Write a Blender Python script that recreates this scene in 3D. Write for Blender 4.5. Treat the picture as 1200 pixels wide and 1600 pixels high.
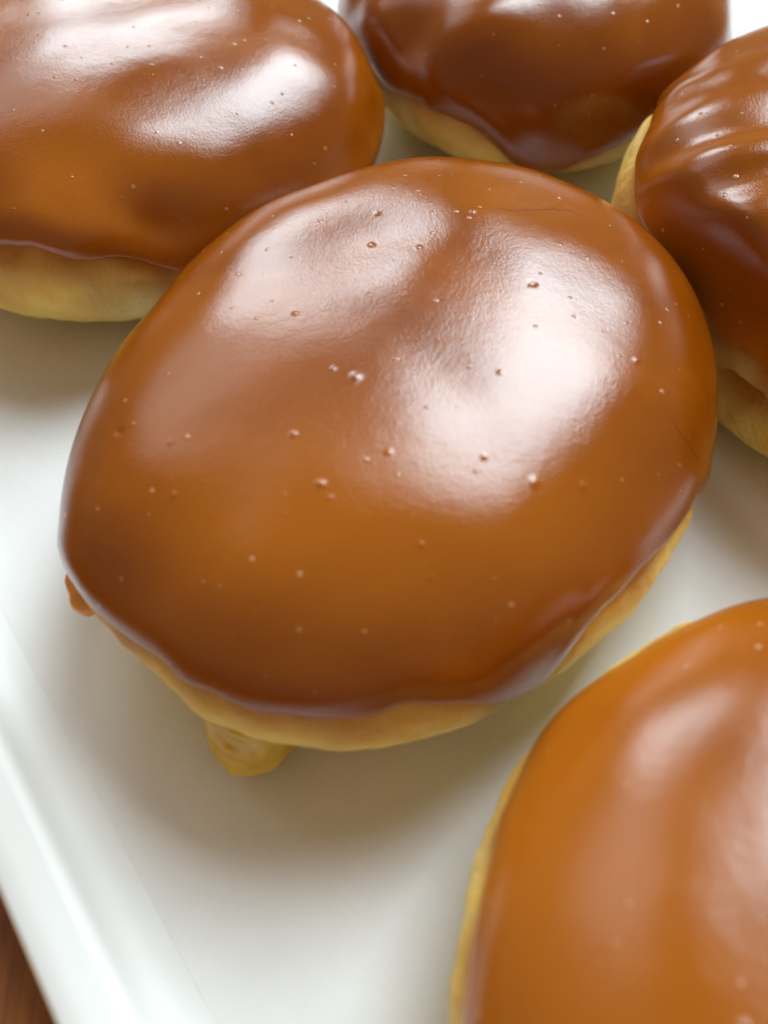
import bpy, math, random
import numpy as np
from mathutils import Vector

for o in list(bpy.data.objects):
    bpy.data.objects.remove(o, do_unlink=True)
scene = bpy.context.scene
col = scene.collection

# ------------------------------------------------------------------ camera
PITCH = math.radians(54.26845); CAM_H = 0.116793; CAM_Y = -0.0875; FPX = 1353.61   # focal length in photo pixels (1200 x 1600)
cam = bpy.data.cameras.new('camera'); camo = bpy.data.objects.new('camera', cam); col.objects.link(camo)
camo.location = (0, CAM_Y, CAM_H)
camo.rotation_euler = (math.pi / 2 - PITCH, 0, 0)
cam.sensor_fit = 'VERTICAL'; cam.sensor_height = 36; cam.lens = 36 * FPX / 1600
cam.clip_start = 0.005; cam.clip_end = 20
cam.dof.use_dof = True; cam.dof.focus_distance = 0.132; cam.dof.aperture_fstop = 14.0; cam.dof.aperture_blades = 0
scene.camera = camo

# ------------------------------------------------------------------ light
world = bpy.data.worlds.new('World'); scene.world = world; world.use_nodes = True
bg = world.node_tree.nodes['Background']
bg.inputs['Color'].default_value = (1.0, 0.69, 0.43, 1); bg.inputs['Strength'].default_value = 0.31


def area_lamp(name, az, el, dist, w, h, power, colour):
    l = bpy.data.lights.new(name, 'AREA'); l.shape = 'RECTANGLE'; l.size = w; l.size_y = h
    l.energy = power; l.color = colour
    o = bpy.data.objects.new(name, l); col.objects.link(o)
    d = Vector((math.sin(az) * math.cos(el), math.cos(az) * math.cos(el), math.sin(el)))
    o.location = Vector((0, 0.02, 0.03)) + d * dist
    o.rotation_euler = (-d).to_track_quat('-Z', 'Y').to_euler()
    return o


area_lamp('window_light', math.radians(31), math.radians(51), 2.0, 0.98, 1.34, 63.0, (0.80, 0.93, 1.0))
area_lamp('low_window_light', math.radians(-14), math.radians(30), 2.0, 0.60, 0.42, 9.5, (0.80, 0.93, 1.0))
area_lamp('side_window_light', math.radians(-42), math.radians(44), 2.0, 1.0, 0.85, 5.0, (0.80, 0.93, 1.0))

vs = scene.view_settings
vs.view_transform = 'Standard'; vs.look = 'None'; vs.gamma = 1; vs.use_curve_mapping = False; vs.exposure = 0.0
scene.cycles.use_denoising = True


# ------------------------------------------------------------------ pixel helpers
cp, sp = math.cos(PITCH), math.sin(PITCH)


def at(x, y, z=0.0):
    """the point at height z on the line of sight of a photo pixel"""
    u = (x - 600) / FPX; v = (800 - y) / FPX
    d = np.array([u, cp + v * sp, -sp + v * cp])
    return np.array([0, CAM_Y, CAM_H]) + d * (CAM_H - z) / -d[2]


def project(P):
    d = P - np.array([0, CAM_Y, CAM_H])
    depth = d[..., 1] * cp - d[..., 2] * sp
    up = d[..., 1] * sp + d[..., 2] * cp
    return 600 + FPX * d[..., 0] / depth, 800 - FPX * up / depth


# ------------------------------------------------------------------ noise
_rng = np.random.RandomState(7)
_perm = np.concatenate([_rng.permutation(256)] * 3)
_grad = _rng.normal(size=(256, 3)); _grad /= np.linalg.norm(_grad, axis=1)[:, None]


def noise(P, scale, seed=0.0):
    Q = P * scale + np.array([seed * 17.31, seed * 5.77 + 3.1, seed * 11.13 + 7.7])
    I = np.floor(Q).astype(int); F = Q - I
    U = F * F * F * (F * (F * 6 - 15) + 10)
    I = I & 255
    out = 0
    for dx in (0, 1):
        wx = U[..., 0] if dx else 1 - U[..., 0]
        for dy in (0, 1):
            wy = U[..., 1] if dy else 1 - U[..., 1]
            for dz in (0, 1):
                wz = U[..., 2] if dz else 1 - U[..., 2]
                g = _grad[_perm[_perm[_perm[(I[..., 0] + dx) & 255] + ((I[..., 1] + dy) & 255)] + ((I[..., 2] + dz) & 255)]]
                out = out + wx * wy * wz * (g[..., 0] * (F[..., 0] - dx) + g[..., 1] * (F[..., 1] - dy) + g[..., 2] * (F[..., 2] - dz))
    return out * 1.6


# ------------------------------------------------------------------ materials
def new_mat(name):
    m = bpy.data.materials.new(name); m.use_nodes = True
    nt = m.node_tree
    return m, nt, nt.nodes['Principled BSDF']


def N(nt, kind, **kw):
    n = nt.nodes.new(kind)
    for k, v in kw.items():
        if k in n.inputs.keys():
            n.inputs[k].default_value = v
        else:
            setattr(n, k, v)
    return n


def ramp(nt, src, stops):
    r = nt.nodes.new('ShaderNodeValToRGB')
    nt.links.new(src, r.inputs['Fac'])
    e = r.color_ramp.elements
    while len(e) < len(stops): e.new(0.5)
    for i, (p, c) in enumerate(stops):
        e[i].position = p
        e[i].color = c if len(c) == 4 else (*c, 1)
    return r


def glaze_material():
    m, nt, b = new_mat('chocolate_glaze')
    L = nt.links.new
    tc = N(nt, 'ShaderNodeTexCoord')
    n1 = N(nt, 'ShaderNodeTexNoise', Scale=34.0, Detail=5.0, Roughness=0.6, Distortion=0.6)
    L(tc.outputs['Object'], n1.inputs['Vector'])
    base = ramp(nt, n1.outputs['Fac'], [(0.28, (0.20, 0.043, 0.0006)), (0.5, (0.25, 0.060, 0.0015)), (0.72, (0.30, 0.080, 0.0030))])
    # thin glaze lets the dough through: orange
    at_ = N(nt, 'ShaderNodeAttribute', attribute_name='thin')
    mix = N(nt, 'ShaderNodeMix', data_type='RGBA')
    L(at_.outputs['Fac'], mix.inputs['Factor']); L(base.outputs['Color'], mix.inputs['A'])
    mix.inputs['B'].default_value = (0.56, 0.17, 0.012, 1)
    # pale specks
    vo = N(nt, 'ShaderNodeTexVoronoi', Scale=560.0, Randomness=1.0)
    L(tc.outputs['Object'], vo.inputs['Vector'])
    sz = N(nt, 'ShaderNodeSeparateColor'); L(vo.outputs['Color'], sz.inputs['Color'])
    gate = N(nt, 'ShaderNodeMapRange'); L(sz.outputs['Red'], gate.inputs['Value'])
    gate.inputs['From Min'].default_value = 0.78; gate.inputs['From Max'].default_value = 1.0
    gate.inputs['To Min'].default_value = 0.0; gate.inputs['To Max'].default_value = 0.24
    gate.clamp = True
    dd = N(nt, 'ShaderNodeMath', operation='SUBTRACT'); L(gate.outputs['Result'], dd.inputs[0]); L(vo.outputs['Distance'], dd.inputs[1])
    sp_ = N(nt, 'ShaderNodeMapRange'); L(dd.outputs[0], sp_.inputs['Value'])
    sp_.inputs['From Min'].default_value = -0.02; sp_.inputs['From Max'].default_value = 0.10
    mix2 = N(nt, 'ShaderNodeMix', data_type='RGBA')
    f2 = N(nt, 'ShaderNodeMath', operation='MULTIPLY'); L(sp_.outputs['Result'], f2.inputs[0]); f2.inputs[1].default_value = 0.45
    L(f2.outputs[0], mix2.inputs['Factor']); L(mix.outputs['Result'], mix2.inputs['A'])
    mix2.inputs['B'].default_value = (0.62, 0.36, 0.16, 1)
    L(mix2.outputs['Result'], b.inputs['Base Color'])
    # satin skin, a little uneven
    n3 = N(nt, 'ShaderNodeTexNoise', Scale=45.0, Detail=4.0)
    L(tc.outputs['Object'], n3.inputs['Vector'])
    ro = N(nt, 'ShaderNodeMapRange'); L(n3.outputs['Fac'], ro.inputs['Value'])
    ro.inputs['From Min'].default_value = 0.3; ro.inputs['From Max'].default_value = 0.7
    ro.inputs['To Min'].default_value = 0.21; ro.inputs['To Max'].default_value = 0.29
    b.inputs['Roughness'].default_value = 0.6
    b.inputs['Specular IOR Level'].default_value = 0.0
    b.inputs['Subsurface Weight'].default_value = 0.12
    b.inputs['Subsurface Radius'].default_value = (1.0, 0.32, 0.08)
    b.inputs['Subsurface Scale'].default_value = 0.0022
    # fine relief
    n2 = N(nt, 'ShaderNodeTexNoise', Scale=2400.0, Detail=3.0, Roughness=0.6)
    L(tc.outputs['Object'], n2.inputs['Vector'])
    n4 = N(nt, 'ShaderNodeTexNoise', Scale=420.0, Detail=2.0)
    L(tc.outputs['Object'], n4.inputs['Vector'])
    bu0 = N(nt, 'ShaderNodeBump', Strength=0.12, Distance=0.00030); L(n4.outputs['Fac'], bu0.inputs['Height'])
    bu1 = N(nt, 'ShaderNodeBump', Strength=0.33, Distance=0.00010); L(n2.outputs['Fac'], bu1.inputs['Height'])
    L(bu0.outputs['Normal'], bu1.inputs['Normal'])
    bu2 = N(nt, 'ShaderNodeBump', Strength=0.40, Distance=0.00025); L(sp_.outputs['Result'], bu2.inputs['Height'])
    L(bu1.outputs['Normal'], bu2.inputs['Normal'])
    L(bu2.outputs['Normal'], b.inputs['Normal'])
    # set sugar skin: a clear reflecting layer with a short-tailed lobe
    gl = N(nt, 'ShaderNodeBsdfGlossy'); gl.distribution = 'BECKMANN'
    gl.inputs['Color'].default_value = (1, 1, 1, 1)
    L(ro.outputs['Result'], gl.inputs['Roughness']); L(bu2.outputs['Normal'], gl.inputs['Normal'])
    fr = N(nt, 'ShaderNodeFresnel'); fr.inputs['IOR'].default_value = 1.56; L(bu2.outputs['Normal'], fr.inputs['Normal'])
    ms = N(nt, 'ShaderNodeMixShader'); L(fr.outputs['Fac'], ms.inputs['Fac'])
    L(b.outputs['BSDF'], ms.inputs[1]); L(gl.outputs['BSDF'], ms.inputs[2])
    L(ms.outputs['Shader'], nt.nodes['Material Output'].inputs['Surface'])
    return m


def dough_material():
    m, nt, b = new_mat('fried_dough')
    L = nt.links.new
    tc = N(nt, 'ShaderNodeTexCoord')
    n1 = N(nt, 'ShaderNodeTexNoise', Scale=60.0, Detail=5.0, Roughness=0.65)
    L(tc.outputs['Object'], n1.inputs['Vector'])
    c = ramp(nt, n1.outputs['Fac'], [(0.30, (0.84, 0.51, 0.06)), (0.50, (0.94, 0.70, 0.18)), (0.72, (0.96, 0.82, 0.38))])
    at_ = N(nt, 'ShaderNodeAttribute', attribute_name='brown')
    mix = N(nt, 'ShaderNodeMix', data_type='RGBA')
    L(at_.outputs['Fac'], mix.inputs['Factor']); L(c.outputs['Color'], mix.inputs['A'])
    mix.inputs['B'].default_value = (0.50, 0.20, 0.022, 1)
    L(mix.outputs['Result'], b.inputs['Base Color'])
    b.inputs['Roughness'].default_value = 0.62
    b.inputs['Subsurface Weight'].default_value = 0.45
    b.inputs['Subsurface Radius'].default_value = (1.0, 0.55, 0.18)
    b.inputs['Subsurface Scale'].default_value = 0.0025
    n2 = N(nt, 'ShaderNodeTexNoise', Scale=650.0, Detail=4.0, Roughness=0.65)
    L(tc.outputs['Object'], n2.inputs['Vector'])
    bu = N(nt, 'ShaderNodeBump', Strength=0.8, Distance=0.0005); L(n2.outputs['Fac'], bu.inputs['Height'])
    L(bu.outputs['Normal'], b.inputs['Normal'])
    return m


def custard_material():
    m, nt, b = new_mat('vanilla_custard')
    L = nt.links.new
    tc = N(nt, 'ShaderNodeTexCoord')
    n1 = N(nt, 'ShaderNodeTexNoise', Scale=160.0, Detail=3.0)
    L(tc.outputs['Object'], n1.inputs['Vector'])
    c = ramp(nt, n1.outputs['Fac'], [(0.35, (0.62, 0.38, 0.015)), (0.7, (0.74, 0.52, 0.06))])
    L(c.outputs['Color'], b.inputs['Base Color'])
    b.inputs['Roughness'].default_value = 0.16
    b.inputs['Subsurface Weight'].default_value = 0.85
    b.inputs['Subsurface Radius'].default_value = (1.0, 0.7, 0.2)
    b.inputs['Subsurface Scale'].default_value = 0.003
    n2 = N(nt, 'ShaderNodeTexNoise', Scale=300.0, Detail=2.0)
    L(tc.outputs['Object'], n2.inputs['Vector'])
    bu = N(nt, 'ShaderNodeBump', Strength=0.3, Distance=0.0004); L(n2.outputs['Fac'], bu.inputs['Height'])
    L(bu.outputs['Normal'], b.inputs['Normal'])
    return m


def paper_material():
    m, nt, b = new_mat('baking_paper')
    L = nt.links.new
    tc = N(nt, 'ShaderNodeTexCoord')
    n1 = N(nt, 'ShaderNodeTexNoise', Scale=90.0, Detail=4.0)
    L(tc.outputs['Object'], n1.inputs['Vector'])
    c = ramp(nt, n1.outputs['Fac'], [(0.3, (0.75, 0.755, 0.745)), (0.7, (0.79, 0.795, 0.785))])
    L(c.outputs['Color'], b.inputs['Base Color'])
    b.inputs['Roughness'].default_value = 0.85; b.inputs['Specular IOR Level'].default_value = 0.08
    n2 = N(nt, 'ShaderNodeTexNoise', Scale=1500.0, Detail=5.0, Roughness=0.7)
    L(tc.outputs['Object'], n2.inputs['Vector'])
    bu = N(nt, 'ShaderNodeBump', Strength=0.28, Distance=0.00025); L(n2.outputs['Fac'], bu.inputs['Height'])
    n3 = N(nt, 'ShaderNodeTexNoise', Scale=130.0, Detail=2.0)
    L(tc.outputs['Object'], n3.inputs['Vector'])
    bu2 = N(nt, 'ShaderNodeBump', Strength=0.12, Distance=0.0004); L(n3.outputs['Fac'], bu2.inputs['Height'])
    L(bu.outputs['Normal'], bu2.inputs['Normal']); L(bu2.outputs['Normal'], b.inputs['Normal'])
    return m


def tray_material():
    m, nt, b = new_mat('white_tray')
    L = nt.links.new
    tc = N(nt, 'ShaderNodeTexCoord')
    n1 = N(nt, 'ShaderNodeTexNoise', Scale=40.0, Detail=4.0)
    L(tc.outputs['Object'], n1.inputs['Vector'])
    c = ramp(nt, n1.outputs['Fac'], [(0.3, (0.76, 0.775, 0.765)), (0.7, (0.80, 0.815, 0.805))])
    L(c.outputs['Color'], b.inputs['Base Color'])
    b.inputs['Roughness'].default_value = 0.6; b.inputs['Specular IOR Level'].default_value = 0.35
    n2 = N(nt, 'ShaderNodeTexNoise', Scale=500.0, Detail=2.0)
    L(tc.outputs['Object'], n2.inputs['Vector'])
    bu = N(nt, 'ShaderNodeBump', Strength=0.1, Distance=0.0002); L(n2.outputs['Fac'], bu.inputs['Height'])
    L(bu.outputs['Normal'], b.inputs['Normal'])
    return m


def wood_material():
    m, nt, b = new_mat('brown_wood')
    L = nt.links.new
    tc = N(nt, 'ShaderNodeTexCoord')
    mp = N(nt, 'ShaderNodeMapping'); mp.inputs['Scale'].default_value = (60, 7, 30); mp.inputs['Rotation'].default_value = (0, 0, 0.5)
    L(tc.outputs['Object'], mp.inputs['Vector'])
    n1 = N(nt, 'ShaderNodeTexNoise', Scale=3.0, Detail=6.0, Roughness=0.62, Distortion=0.8)
    L(mp.outputs['Vector'], n1.inputs['Vector'])
    c = ramp(nt, n1.outputs['Fac'], [(0.30, (0.13, 0.036, 0.005)), (0.5, (0.26, 0.082, 0.010)), (0.72, (0.40, 0.150, 0.020))])
    L(c.outputs['Color'], b.inputs['Base Color'])
    b.inputs['Roughness'].default_value = 0.42
    bu = N(nt, 'ShaderNodeBump', Strength=0.3, Distance=0.0004); L(n1.outputs['Fac'], bu.inputs['Height'])
    L(bu.outputs['Normal'], b.inputs['Normal'])
    return m


def crack_material():
    m, nt, b = new_mat('glaze_crack_line')
    tc = N(nt, 'ShaderNodeTexCoord'); n1 = N(nt, 'ShaderNodeTexNoise', Scale=400.0)
    nt.links.new(tc.outputs['Object'], n1.inputs['Vector'])
    c = ramp(nt, n1.outputs['Fac'], [(0.3, (0.19, 0.042, 0.002)), (0.7, (0.28, 0.07, 0.004))])
    nt.links.new(c.outputs['Color'], b.inputs['Base Color']); b.inputs['Roughness'].default_value = 0.4
    return m


def pale_glaze_material():
    m, nt, b = new_mat('pale_caramel_glaze')
    tc = N(nt, 'ShaderNodeTexCoord'); n1 = N(nt, 'ShaderNodeTexNoise', Scale=250.0, Detail=3.0)
    nt.links.new(tc.outputs['Object'], n1.inputs['Vector'])
    c = ramp(nt, n1.outputs['Fac'], [(0.3, (0.75, 0.32, 0.06)), (0.7, (0.88, 0.52, 0.18))])
    nt.links.new(c.outputs['Color'], b.inputs['Base Color']); b.inputs['Roughness'].default_value = 0.22
    b.inputs['Subsurface Weight'].default_value = 0.3; b.inputs['Subsurface Radius'].default_value = (1.0, 0.5, 0.15); b.inputs['Subsurface Scale'].default_value = 0.002
    return m


CRACK = crack_material(); PALE = pale_glaze_material()
GLAZE = glaze_material(); DOUGH = dough_material(); CUSTARD = custard_material()
PAPER = paper_material(); TRAY = tray_material(); WOOD = wood_material()


# ------------------------------------------------------------------ mesh helpers
def mesh_obj(name, verts, faces, mat, parent=None, attrs=None):
    """verts (n,3) world coordinates, faces (m,4) or list"""
    me = bpy.data.meshes.new(name)
    V = np.asarray(verts, dtype=np.float64)
    origin = np.zeros(3) if parent is None else np.array(parent.location)
    V = V - origin
    if isinstance(faces, np.ndarray):
        k = faces.shape[1]
        me.vertices.add(len(V)); me.vertices.foreach_set('co', V.astype(np.float32).ravel())
        me.loops.add(faces.size); me.loops.foreach_set('vertex_index', faces.astype(np.int32).ravel())
        me.polygons.add(len(faces))
        me.polygons.foreach_set('loop_start', np.arange(0, faces.size, k, dtype=np.int32))
        me.update(calc_edges=True); me.validate()
    else:
        me.from_pydata([tuple(v) for v in V], [], [tuple(int(i) for i in f) for f in faces])
    me.polygons.foreach_set('use_smooth', np.ones(len(me.polygons), dtype=bool))
    for k, a in (attrs or {}).items():
        at_ = me.attributes.new(k, 'FLOAT', 'POINT'); at_.data.foreach_set('value', np.asarray(a, dtype=np.float32).ravel())
    me.materials.append(mat)
    o = bpy.data.objects.new(name, me); col.objects.link(o)
    if parent is not None: o.parent = parent
    return o


def tag(o, label, cat, group=None):
    o['label'] = label; o['category'] = cat
    if group: o['group'] = group
    return o


def grid_faces(nr, nc):
    """quads of a grid closed in the second index"""
    i, j = np.meshgrid(np.arange(nr - 1), np.arange(nc), indexing='ij')
    j2 = (j + 1) % nc
    return np.stack([i * nc + j, i * nc + j2, (i + 1) * nc + j2, (i + 1) * nc + j], -1).reshape(-1, 4)


# ------------------------------------------------------------------ table, tray, paper
ANG = math.radians(-54.5)
E = np.array([math.cos(ANG), math.sin(ANG)])         # along the near-left edge of the tray
NO = np.array([E[1], -E[0]])                          # outwards, over that edge
if NO[0] > 0: NO = -NO
TABLE_Z = -0.0065


def tray_point(n, e, z):
    p = NO * n + E * e
    return (p[0], p[1], z)


def rounded_ring(n0, n1, e0, e1, r, seg=10):
    pts = []
    for (cn, ce, a0) in ((n1 - r, e1 - r, 0), (n0 + r, e1 - r, 90), (n0 + r, e0 + r, 180), (n1 - r, e0 + r, 270)):
        for k in range(seg + 1):
            a = math.radians(a0 + 90 * k / seg)
            pts.append((cn + r * math.cos(a), ce + r * math.sin(a)))
    return pts


def build_tray():
    # section: (outward offset from the foot of the wall, height)
    foot = dict(n0=-0.24, n1=0.0645, e0=-0.27, e1=0.16)
    prof = [(-0.03, 0.0), (-0.004, 0.0), (-0.0015, 0.0), (0.0, 0.0002), (0.0010, 0.0008), (0.0017, 0.0018), (0.0022, 0.0034), (0.0026, 0.0048), (0.0030, 0.0056),
            (0.0036, 0.0061), (0.0044, 0.0062), (0.0070, 0.0061), (0.0094, 0.0059), (0.0101, 0.0054), (0.0105, 0.0046), (0.0105, 0.0038), (0.0101, 0.0032),
            (0.0085, 0.0028), (0.0055, 0.0026), (0.0045, 0.0010), (0.0038, -0.0030), (0.0020, -0.0055), (-0.002, TABLE_Z), (-0.012, TABLE_Z), (-0.014, -0.004), (-0.03, -0.0035)]
    rings = []
    for off, z in prof:
        r = max(0.028 + off, 0.006)
        ring = rounded_ring(foot['n0'] - off, foot['n1'] + off, foot['e0'] - off, foot['e1'] + off, r)
        rings.append([tray_point(n, e, z) for n, e in ring])
    nc = len(rings[0]); V = np.array(rings).reshape(-1, 3)
    F = [tuple(f) for f in grid_faces(len(prof), nc)]
    F.append(tuple(range(nc))); F.append(tuple(reversed(range((len(prof) - 1) * nc, len(prof) * nc))))
    o = mesh_obj('serving_tray', V, F, TRAY)
    return tag(o, 'shallow white serving tray with a narrow raised rim on the wooden table', 'tray')


build_tray()

m_table = []
tb = mesh_obj('table_top', [(-0.6, -0.5, TABLE_Z), (0.6, -0.5, TABLE_Z), (0.6, 0.7, TABLE_Z), (-0.6, 0.7, TABLE_Z),
                            (-0.6, -0.5, TABLE_Z - 0.03), (0.6, -0.5, TABLE_Z - 0.03), (0.6, 0.7, TABLE_Z - 0.03), (-0.6, 0.7, TABLE_Z - 0.03)],
              [(0, 1, 2, 3), (7, 6, 5, 4), (0, 4, 5, 1), (1, 5, 6, 2), (2, 6, 7, 3), (3, 7, 4, 0)], WOOD)
tb.data.polygons.foreach_set('use_smooth', np.zeros(6, dtype=bool))
tb['kind'] = 'structure'

PAPER_Z = 0.0005


def build_paper():
    n0, n1, e0, e1 = -0.232, 0.0606, -0.262, 0.152
    nn, ne = 150, 200
    n = np.linspace(n0, n1, nn); e = np.linspace(e0, e1, ne)
    NN, EE = np.meshgrid(n, e, indexing='ij')
    X = NO[0] * NN + E[0] * EE; Y = NO[1] * NN + E[1] * EE
    P = np.stack([X, Y, np.zeros_like(X)], -1)
    Z = PAPER_Z + 0.00018 * (noise(P, 22, 3) + 0.5 * noise(P, 60, 4))
    Z = Z + (0.00004 - Z) * np.clip((NN - (n1 - 0.012)) / 0.012, 0, 1)
    P[..., 2] = np.clip(Z, 0.00004, 0.0008)
    top = P.reshape(-1, 3); bot = top - np.array([0, 0, 0.00007])
    i, j = np.meshgrid(np.arange(nn - 1), np.arange(ne - 1), indexing='ij')
    q = np.stack([i * ne + j, i * ne + j + 1, (i + 1) * ne + j + 1, (i + 1) * ne + j], -1).reshape(-1, 4)
    # orientation: make the top face up
    a, b_, c = top[q[0, 0]], top[q[0, 1]], top[q[0, 2]]
    if np.cross(b_ - a, c - b_)[2] < 0: q = q[:, ::-1]
    o = mesh_obj('baking_paper', np.concatenate([top, bot]), np.concatenate([q, q[:, ::-1] + len(top)]), PAPER)
    return tag(o, 'sheet of white baking paper lining the tray under the doughnuts', 'paper')


build_paper()


# ------------------------------------------------------------------ doughnuts
TG = 0.0016          # glaze thickness
FIT = {  # plan centre, half axes, turn, height (glaze included)
    'main': (0.00334, 0.00057, 0.05438, 0.04330, -5.27749, 0.04084),
    'tl': (-0.05161, 0.07845, 0.05148, 0.04910, 0.63752, 0.04168),
    'tm': (0.03510, 0.12665, 0.04443, 0.05124, -0.10539, 0.04275),
    'rt': (0.08701, 0.04157, 0.04660, 0.05427, -0.28635, 0.04455),
    'br': (0.05472, -0.08362, 0.05090, 0.04878, -1.16441, 0.04187),
}


def plan_support(k, d):
    cx, cy, a, b, rot, H = FIT[k]
    c, s = math.cos(rot), math.sin(rot)
    dx = c * d[0] + s * d[1]; dy = -s * d[0] + c * d[1]
    return math.hypot(a * dx, b * dy)


PRIO = {'main': 3, 'br': 2, 'rt': 1, 'tl': 1, 'tm': 1}


def contacts(k):
    out = []
    for q in FIT:
        if q == k: continue
        d = np.array(FIT[q][:2]) - np.array(FIT[k][:2]); D = np.linalg.norm(d); d = d / D
        o = plan_support(k, d) + plan_support(q, d) - D + 0.0005
        if o > -0.004:
            w = 0.0 if PRIO[k] > PRIO[q] else (1.0 if PRIO[k] < PRIO[q] else 0.5)
            out.append((d, plan_support(k, d) - o * w))
    return out


def smoothstep(x, a, b):
    t = np.clip((x - a) / (b - a), 0, 1); return t * t * (3 - 2 * t)


def base_surface(k, T, Lo, inset, outline=()):
    """doughnut body without fine relief; T latitude, Lo longitude, both world-aligned"""
    cx, cy, a, b, rot, H = FIT[k]
    H = H - inset
    zc = 0.5 * H
    rho = np.clip(np.cos(T), 0, None) ** np.where(T > 0, 0.55, 0.7)
    z = np.where(T > 0, zc + (H - zc) * np.sin(T), zc + zc * 1.15 * np.sin(T))
    z0 = 0.0014
    z = np.where(z < z0, z0 * 0.55 + 0.00095 * np.exp(np.clip((z - z0) / 0.004, -8, 0)) - 0.00032, z)
    x = (a - inset) * rho * np.cos(Lo); y = (b - inset) * rho * np.sin(Lo)
    mod = np.ones_like(Lo)
    for (px, py, wid, amp) in outline:
        w_ = at(px, py, 0.017); ang = math.atan2(w_[1] - cy, w_[0] - cx)
        da = (Lo + rot - ang + np.pi) % (2 * np.pi) - np.pi
        mod = mod + amp * np.exp(-(da / wid) ** 2)
    x = x * mod; y = y * mod
    c, s = math.cos(rot), math.sin(rot)
    return np.stack([cx + c * x - s * y, cy + s * x + c * y, z + PAPER_Z], -1)


def squeeze(k, P):
    c = np.array(FIT[k][:2])
    for d, lim in contacts(k):
        s = (P[..., :2] - c) @ d
        w = 0.003
        over = s - (lim - w)
        s2 = np.where(over > 0, lim - w + w * (1 - np.exp(-np.clip(over, 0, None) / w)), s)
        P = P.copy(); P[..., :2] += ((s2 - s))[..., None] * d
    return P


def grid_normals(P):
    du = np.roll(P, -1, 1) - np.roll(P, 1, 1)
    dv = np.gradient(P, axis=0)
    n = np.cross(du, dv); l = np.linalg.norm(n, axis=-1, keepdims=True)
    n = np.where(l > 1e-14, n / np.maximum(l, 1e-14), np.array([0, 0, 1.0]))
    return n


def even_latitudes(k, t0, t1, n):
    t = np.linspace(-np.pi / 2, np.pi / 2, 4000)
    P = base_surface(k, t, np.zeros_like(t), TG)
    s = np.concatenate([[0], np.cumsum(np.linalg.norm(np.diff(P, axis=0), axis=1))])
    return s, t


_found = {}


def find_on(k, px, outline):
    """latitude, longitude and point of the surface seen at a photo pixel"""
    if k not in _found:
        t = np.linspace(-1.35, 1.5, 260); lo = np.linspace(0, 2 * np.pi, 720, endpoint=False)
        T, Lo = np.meshgrid(t, lo, indexing='ij')
        P0 = base_surface(k, T, Lo, TG * 0.3, outline); P = squeeze(k, P0)
        n = grid_normals(P)
        view = np.array([0, CAM_Y, CAM_H]) - P
        u, v = project(P)
        _found[k] = (T, Lo, P0, u, v, (n * view).sum(-1) > 0)
    T, Lo, P, u, v, front = _found[k]
    out = []
    for (x, y) in px:
        d = np.hypot(u - x, v - y) + np.where(front, 0, 1e6)
        i = np.unravel_index(np.argmin(d), d.shape)
        out.append((T[i], Lo[i], P[i]))
    return out


def periodic_interp(lo, knots, default):
    """knots [(lon, lat)], smoothly joined; far from any knot the default latitude"""
    kl = np.array([q[0] for q in knots]); kt = np.array([q[1] for q in knots])
    o = np.argsort(kl); kl, kt = kl[o], kt[o]
    # fill gaps wider than 0.5 rad with defaults
    L2, T2 = [], []
    n = len(kl)
    for i in range(n):
        L2.append(kl[i]); T2.append(kt[i])
        nx = kl[(i + 1) % n] + (2 * np.pi if i == n - 1 else 0)
        gap = nx - kl[i]
        if gap > 0.7:
            for g in np.arange(0.3, gap - 0.29, 0.15): L2.append(kl[i] + g); T2.append(default)
    L2 = np.array(L2); T2 = np.array(T2)
    m = L2 % (2 * np.pi); o = np.argsort(m)
    return np.interp(lo % (2 * np.pi), m[o], T2[o], period=2 * np.pi)


def gauss(P, c, ax, ay, ang, az=None):
    d = P - c
    ca, sa = math.cos(ang), math.sin(ang)
    x = (d[..., 0] * ca + d[..., 1] * sa) / ax
    y = (-d[..., 0] * sa + d[..., 1] * ca) / ay
    zz = d[..., 2] / (az or max(ax, ay))
    return np.exp(-0.5 * (x * x + y * y + zz * zz))


def tube(name, path, radii, mat, parent, seg=28, sub=10, flat=1.0, wob=0.0, seed=0, thin=None):
    """soft rounded body along a path of points with a radius at each; closed ends"""
    path = np.array(path); radii = np.array(radii)
    u = np.linspace(0, len(path) - 1, (len(path) - 1) * sub + 1)

    def cr(a, u):
        i = np.clip(u.astype(int), 0, len(a) - 2); f = u - i
        g = lambda q: a[np.clip(q, 0, len(a) - 1)]
        p0, p1, p2, p3 = g(i - 1), g(i), g(i + 1), g(i + 2)
        f = f[:, None] if a.ndim > 1 else f
        return 0.5 * (2 * p1 + (p2 - p0) * f + (2 * p0 - 5 * p1 + 4 * p2 - p3) * f ** 2 + (3 * p1 - p0 - 3 * p2 + p3) * f ** 3)
    C = cr(path, u); Rr = np.maximum(cr(radii, u), 1e-5)
    Tn = np.gradient(C, axis=0); Tn /= np.linalg.norm(Tn, axis=1)[:, None]
    ref = np.array([1.0, 0.0, 0.05]); ref /= np.linalg.norm(ref)
    V = []
    for c, tn, r in zip(C, Tn, Rr):
        a = ref - tn * (ref @ tn); a /= np.linalg.norm(a); b = np.cross(tn, a)
        for q in range(seg):
            an = 2 * math.pi * q / seg
            V.append(c + a * r * math.cos(an) + b * r * flat * math.sin(an))
    V = np.array(V)
    nrm = V - np.repeat(C, seg, axis=0)
    if wob: V = V + nrm * (wob * noise(V, 320, seed))[:, None]
    F = [tuple(f) for f in grid_faces(len(C), seg)]
    F.append(tuple(reversed(range(seg)))); F.append(tuple(range((len(C) - 1) * seg, len(C) * seg)))
    V[:, 2] = np.maximum(V[:, 2], PAPER_Z + 0.0002)
    if parent is not None and parent.parent is not None: V = V - np.array(parent.parent.location)
    return mesh_obj(name, V, F, mat, parent, None if thin is None else {'thin': np.full(len(V), thin)})


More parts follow.
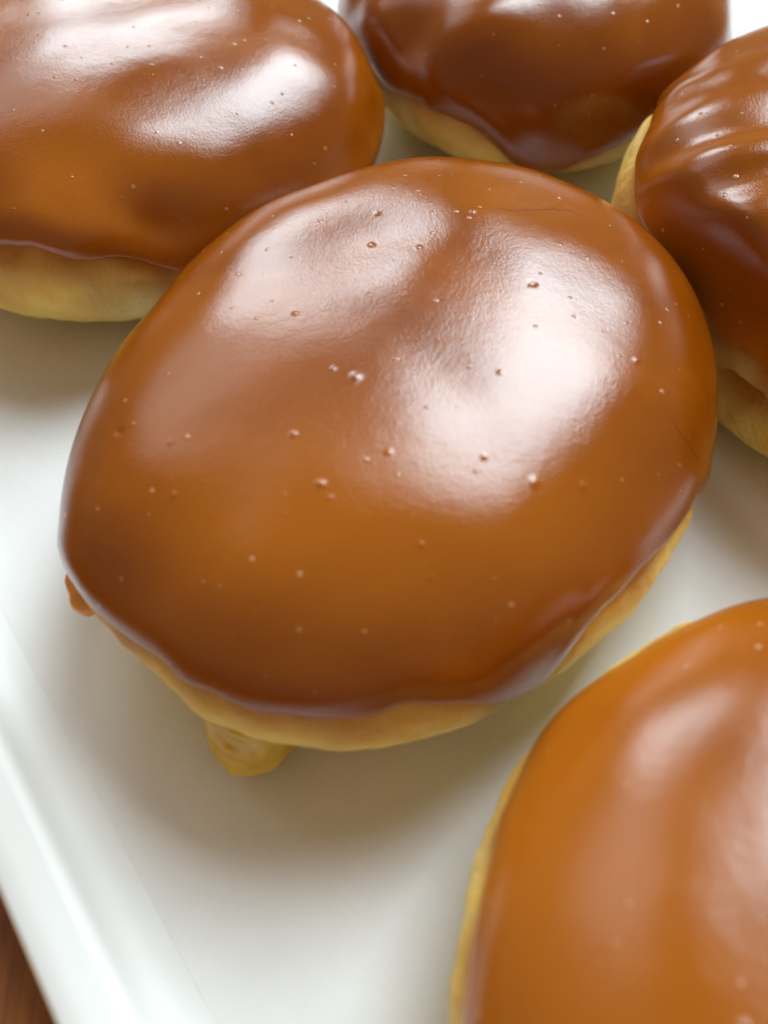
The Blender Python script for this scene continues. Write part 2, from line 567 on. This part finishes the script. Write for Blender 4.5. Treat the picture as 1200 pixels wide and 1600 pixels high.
def doughnut(k, label, nrow, ncol, edge_px, default_edge, lumps=0.0011, seed=1, outline=(), bumps=(), specks=0, speck_px=(), cracks=(),
             dough_dents=(), ribs=None, thin_px=(), thin_edge=0.28, edge_noise=0.06, bead=0.0004):
    root = bpy.data.objects.new('filled_doughnut', None); col.objects.link(root)
    root.empty_display_size = 0.01
    root.location = (FIT[k][0], FIT[k][1], PAPER_Z)
    tag(root, label, 'doughnut', 'chocolate glazed doughnuts on the tray')
    bpy.context.view_layer.update()

    lo = np.linspace(0, 2 * np.pi, ncol, endpoint=False)
    # edge of the glaze
    kn = [(L_, T_) for (T_, L_, P_) in find_on(k, edge_px, outline)]
    te = periodic_interp(lo, kn, default_edge)
    ker = np.exp(-0.5 * (np.arange(-60, 61) / (ncol * 0.006)) ** 2); ker /= ker.sum()
    te = np.convolve(np.concatenate([te[-60:], te, te[:60]]), ker, 'valid')
    ring = np.stack([np.cos(lo), np.sin(lo), np.zeros_like(lo)], -1)
    te = te + edge_noise * noise(ring, 4.0, seed + 9) + edge_noise * 0.5 * noise(ring, 11.0, seed + 19)

    bump_c = [(find_on(k, [b[0]], outline)[0][2], b) for b in bumps]

    def relief(P, n):
        d = lumps * (noise(P, 38, seed) * 1.0 + 0.45 * noise(P, 85, seed + 2))
        for c, b in bump_c:
            (_, ax, ay, ang, amp) = b
            d = d + amp * gauss(P, c, ax, ay, math.radians(ang))
        if ribs is not None:
            (cpt, dirx, diry, period, amp, r0) = ribs
            q = (P[..., 0] - cpt[0]) * dirx + (P[..., 1] - cpt[1]) * diry
            q = q + 0.0012 * noise(P, 60, seed + 31)
            mask = gauss(P, np.array(cpt), r0, r0, 0)
            d = d + amp * (1 + 0.7 * noise(P, 70, seed + 33)) * np.sin(q * 2 * np.pi / period) * mask
        return d

    # dough: closed body
    s, t = even_latitudes(k, 0, 0, 0)
    nr_d = nrow // 2; nc_d = int(ncol / 1.5)
    td = np.interp(np.linspace(s[0], s[-1], nr_d), s, t); td[0] = -np.pi / 2 + 1e-4; td[-1] = np.pi / 2 - 1e-4
    lod = np.linspace(0, 2 * np.pi, nc_d, endpoint=False)
    T, Lo = np.meshgrid(td, lod, indexing='ij')
    P = base_surface(k, T, Lo, TG, outline)
    n = grid_normals(P)
    low = smoothstep(P[..., 2], 0.002, 0.010)
    d = relief(P, n) * low + (0.00035 * noise(P, 150, seed + 5) + 0.00022 * noise(P, 420, seed + 6)) * low
    hole = np.zeros_like(d)
    for (pxy, ax, ay, ang, amp) in dough_dents:
        c = find_on(k, [pxy], outline)[0][2]
        g_ = -np.log(np.maximum(gauss(P, c, ax, ay, math.radians(ang), az=ay), 1e-12)); w_ = np.exp(-(g_ * (1 + 0.8 * noise(P, 260, seed + 6))) ** 2); d = d + amp * w_; hole = np.maximum(hole, w_)
    te_d = np.interp(lod, lo, te, period=2 * np.pi)[None, :]
    # the body shrinks a little where glaze covers it, so that the two skins never touch
    P = P + n * (d + 0.0012 * (1 - smoothstep(T, te_d - 0.22, te_d + 0.02)) * smoothstep(P[..., 2], 0.002, 0.008) - 0.0004 * smoothstep(T, te_d - 0.02, te_d + 0.15))[..., None]
    P = squeeze(k, P)
    P[..., 2] = np.maximum(P[..., 2], PAPER_Z + 0.0004)
    brown = np.clip(0.95 * np.exp(-np.abs(T - te_d) / 0.20) + 0.5 * noise(P, 120, seed + 3), 0, 1) * smoothstep(T, -1.2, -0.6)
    brown = np.clip(brown + 0.9 * hole, 0, 1)
    V = P.reshape(-1, 3)
    F = grid_faces(nr_d, nc_d)
    # caps
    nb = len(V)
    V = np.concatenate([V, P[0].mean(0)[None], P[-1].mean(0)[None]])
    j = np.arange(nc_d); j2 = (j + 1) % nc_d
    capb = np.stack([np.full(nc_d, nb), j2, j, j], -1); capt = np.stack([np.full(nc_d, nb + 1), (nr_d - 1) * nc_d + j, (nr_d - 1) * nc_d + j2, (nr_d - 1) * nc_d + j2], -1)
    faces = [tuple(f) for f in F] + [tuple(c[:3]) for c in capb] + [tuple(c[:3]) for c in capt]
    dough = mesh_obj('dough', V, faces, DOUGH, root, {'brown': np.concatenate([brown.ravel(), [0, 0]])})

    # glaze: outer skin from the edge to the crown, with a short lip turned back to the dough
    g = np.linspace(0, 1, nrow)
    s_te = np.interp(te, t, s)
    S = s_te[None, :] + (s[-1] - s_te[None, :]) * (0.12 * g[:, None] ** 2.2 + 0.88 * g[:, None]) 
    T = np.interp(S, s, t); T = np.minimum(T, np.pi / 2 - 1e-4)
    Lo = np.broadcast_to(lo[None, :], T.shape)
    P = base_surface(k, T, Lo, TG, outline)
    n = grid_normals(P)
    dist = S - s_te[None, :]
    low = smoothstep(P[..., 2], 0.002, 0.010)
    d = relief(P, n) * low
    # thickness: rounded lip, slight bead behind it
    wl = 0.0016
    x = np.clip(dist / wl, 0, 1)
    th = TG * np.sqrt(np.clip(1 - (1 - x) ** 2, 0, 1)) + bead * np.exp(-((dist - 0.004) / 0.003) ** 2) * np.clip(x, 0, 1)
    for (pxy, ax, ay, ang, amt) in thin_px:
        c = find_on(k, [pxy], outline)[0][2]
        th = th * (1 - amt * gauss(P, c, ax, ay, math.radians(ang)))
    thin = np.clip(thin_edge * np.exp(-dist / 0.0035) * (0.7 + 0.9 * noise(P, 90, seed + 8)), 0, 1)
    for (pxy, ax, ay, ang, amt) in thin_px:
        c = find_on(k, [pxy], outline)[0][2]
        thin = np.clip(thin + 0.9 * amt * gauss(P, c, ax, ay, math.radians(ang)), 0, 1)
    # bubbles and pits
    rng = np.random.RandomState(seed * 13 + 1)
    cells = []
    rho = np.hypot(P[..., 0] - FIT[k][0], P[..., 1] - FIT[k][1]); rmax = rho.max()
    while len(cells) < specks:
        i, j = rng.randint(nrow // 10, nrow - 3), rng.randint(ncol)
        if rng.rand() * rmax > rho[i, j]: continue
        r = rng.uniform(0.00020, 0.00034); cells.append((i, j, r, r * rng.uniform(0.18, 0.40) * (1 if rng.rand() < 0.8 else -0.7)))
    if speck_px:
        for (T_, L_, P_), s_ in zip(find_on(k, [q[:2] for q in speck_px], outline), speck_px):
            j = int(round(L_ / (2 * np.pi) * ncol)) % ncol
            cells.append((int(np.argmin(np.abs(T[:, j] - T_))), j, s_[2] * 0.62, s_[3] * 0.5))
    for i, j, r, a in cells:
        i0, i1 = max(0, i - 12), min(nrow, i + 13)
        span = int(min(ncol // 2 - 1, 4 * r / (2 * np.pi * max(rho[i, j], 1e-4) / ncol) + 2))
        jj = np.arange(j - span, j + span + 1) % ncol
        w = P[i0:i1][:, jj] - P[i, j]
        d[i0:i1, jj] += a * np.exp(-0.5 * (w ** 2).sum(-1) / r ** 2)
    P = P + n * (d + th)[..., None]
    P[0] -= n[0] * 0.0005
    P = squeeze(k, P)
    P[..., 2] = np.maximum(P[..., 2], PAPER_Z + 0.0003)
    V = P.reshape(-1, 3); nb = len(V)
    V = np.concatenate([V, P[-1].mean(0)[None]])
    F = grid_faces(nrow, ncol)
    j = np.arange(ncol)
    F = F[:-1] if False else F
    cap = np.stack([np.full(ncol, nb), (nrow - 1) * ncol + j, (nrow - 1) * ncol + (j + 1) % ncol], -1)
    # quads by foreach, the tiny crown cap collapses to the last ring's mean
    P2 = P.copy(); P2[-1] = P[-1].mean(0)
    V = np.concatenate([P2.reshape(-1, 3)])
    glaze = mesh_obj('glaze', V, F, GLAZE, root, {'thin': thin.ravel()})
    for c in cracks:
        u = np.linspace(0, len(c) - 1, 14 * (len(c) - 1)); xs = np.interp(u, range(len(c)), [q[0] for q in c]); ys = np.interp(u, range(len(c)), [q[1] for q in c])
        pts = []
        for x_, y_ in zip(xs, ys):
            a = 3.0 * float(noise(np.array([x_, y_, 0.0]), 0.06, seed)); b_ = 3.0 * float(noise(np.array([x_, y_, 9.0]), 0.06, seed))
            (T_, L_, P_) = find_on(k, [(x_ + a, y_ + b_)], outline)[0]
            jf = L_ / (2 * np.pi) * ncol; j = int(jf) % ncol; i = int(np.clip(np.searchsorted(T[:, j], T_), 1, nrow - 2))
            w = (T_ - T[i - 1, j]) / max(T[i, j] - T[i - 1, j], 1e-9)
            pts.append(P[i - 1, j] * (1 - w) + P[i, j] * w + n[i, j] * 0.00002)
        pts = np.array(pts); pts[1:-1] = (pts[:-2] + pts[1:-1] + pts[2:]) / 3
        r = 0.00004 * np.clip(np.sin(np.linspace(0.06, np.pi - 0.06, len(pts))) * 1.6, 0.15, 1)
        tube('hairline_crack', pts, r, CRACK, glaze, seg=6, sub=1)
    return root, dough, glaze


# --- the middle doughnut
root, dough, glaze = doughnut(
    'main', 'whole round chocolate glazed doughnut in the middle, yellow custard dripping out below', 420, 1100,
    edge_px=[(100, 905), (150, 960), (200, 996), (280, 1056), (340, 1090), (430, 1118), (540, 1130), (640, 1110), (720, 1094), (800, 1088), (858, 1064), (882, 1012),
             (925, 962), (975, 915), (1018, 870), (1050, 832), (1085, 770)],
    default_edge=-0.55, lumps=0.00045, seed=1, specks=16,
    outline=[(90, 880, .19, .026), (190, 560, .28, -.03), (560, 255, .3, .02), (970, 340, .2, -.012), (220, 1060, .25, -.02)],
    thin_px=[((560, 820), .017, .011, 0, .42), ((900, 780), .008, .012, 0, .15), ((330, 700), .010, .008, 0, .15)],
    bumps=[((552, 370), .0105, .0068, 55, -.0014), ((690, 590), .0032, .0080, 35, -.00035), ((800, 900), .012, .008, 20, .0009), ((880, 330), .012, .006, -30, -.0006), ((390, 900), .006, .004, 20, .0004)],
    speck_px=[(457, 680, .0004, .0003), (497, 758, .0005, .0004), (660, 857, .0004, .0002), (835, 447, .0006, -.0004), (580, 372, .0005, -.0004), (184, 680, .0006, -.0004),
              (785, 590, .0004, .0002), (838, 760, .0006, .0003), (555, 590, .0007, .0004), (655, 440, .0004, .0003), (265, 775, .0004, .0002), (460, 490, .0004, .0003),
              (1000, 565, .0004, .0003), (760, 720, .0004, .0002)],
    cracks=[[(770, 327), (810, 329), (850, 322), (890, 324), (925, 336)], [(1045, 655), (1075, 695), (1098, 742)]])
p0 = at(402, 1085, 0.0150); p1 = at(400, 1115, 0.0115); p2 = at(396, 1150, 0.0072); p3 = at(394, 1185, 0.0042); p4 = at(395, 1199, 0.0031); p5 = at(396, 1206, 0.0026)
tube('custard_drip', [p0, p1, p2, p3, p4, p5], [0.0058, 0.0065, 0.0056, 0.0042, 0.0031, 0.0009], CUSTARD, root, flat=0.75, wob=0.20, seed=4)
q = [at(115, 888, 0.0176), at(120, 907, 0.0168), at(129, 932, 0.0160), at(138, 952, 0.0150), at(143, 962, 0.0145)]
tube('glaze_drip', q, [0.0007, 0.0015, 0.0018, 0.0014, 0.0004], PALE, root, wob=0.30, seed=5)

# --- behind on the left
doughnut('tl', 'chocolate glazed doughnut at the top left, pale dough showing below its lobed glaze', 260, 640,
         edge_px=[(0, 385), (40, 388), (80, 392), (120, 405), (160, 400), (200, 408), (250, 418), (300, 424)],
         default_edge=-0.15, lumps=0.0006, seed=2, bead=0.0009, bumps=[((340, 150), .015, .012, 0, -.0012), ((105, 368), .007, .005, 0, .0021), ((235, 368), .0050, .0045, 0, -.0022)], thin_px=[((275, 400), .010, .006, 0, .6), ((60, 280), .012, .008, 0, .35)], specks=14)

# --- behind in the middle
doughnut('tm', 'chocolate glazed doughnut farthest back, glaze hanging in one wide tongue to the paper', 220, 560,
         edge_px=[(575, 90), (605, 135), (680, 165), (740, 195), (790, 225), (812, 248), (870, 258), (900, 250), (940, 235)],
         default_edge=-0.15, lumps=0.0012, seed=3, bead=0.0008, bumps=[((700, 110), .006, .008, 0, .0026), ((592, 70), .004, .006, 0, .0020), ((650, 70), .0045, .006, 0, -.0020), ((775, 40), .005, .005, 0, .0014), ((860, 200), .009, .007, 0, .0015)], specks=12)

# --- right
doughnut('rt', 'doughnut cut by the right edge with wavy ridges across its chocolate glaze', 420, 700,
         edge_px=[(1030, 160), (1005, 205), (990, 260), (985, 310), (1010, 360), (1040, 410), (1085, 470), (1130, 515), (1165, 540), (1200, 562)],
         default_edge=-0.1, lumps=0.0006, seed=4, thin_edge=0.9, thin_px=[((1000, 300), .004, .010, 0, .45), ((1110, 490), .006, .004, 0, .4)], ribs=(at(1165, 250, .042), .15, .989, .0130, .00060, .020), specks=10,
         dough_dents=[((1150, 614), 0.0060, 0.0022, -43, -0.0060), ((1195, 640), 0.0050, 0.0012, -43, -0.0030)])

# --- front right
doughnut('br', 'nearest chocolate glazed doughnut at the bottom right, cut by the frame', 300, 720,
         edge_px=[(1100, 955), (1000, 998), (918, 1054), (864, 1107), (822, 1163), (792, 1224), (757, 1332), (732, 1450), (715, 1600)], thin_edge=0.9,
         default_edge=-0.2, lumps=0.0006, seed=5, thin_px=[((880, 1430), .016, .013, 0, .45), ((800, 1250), .006, .012, -30, .3), ((1050, 985), .016, .006, 20, .4)], specks=14)
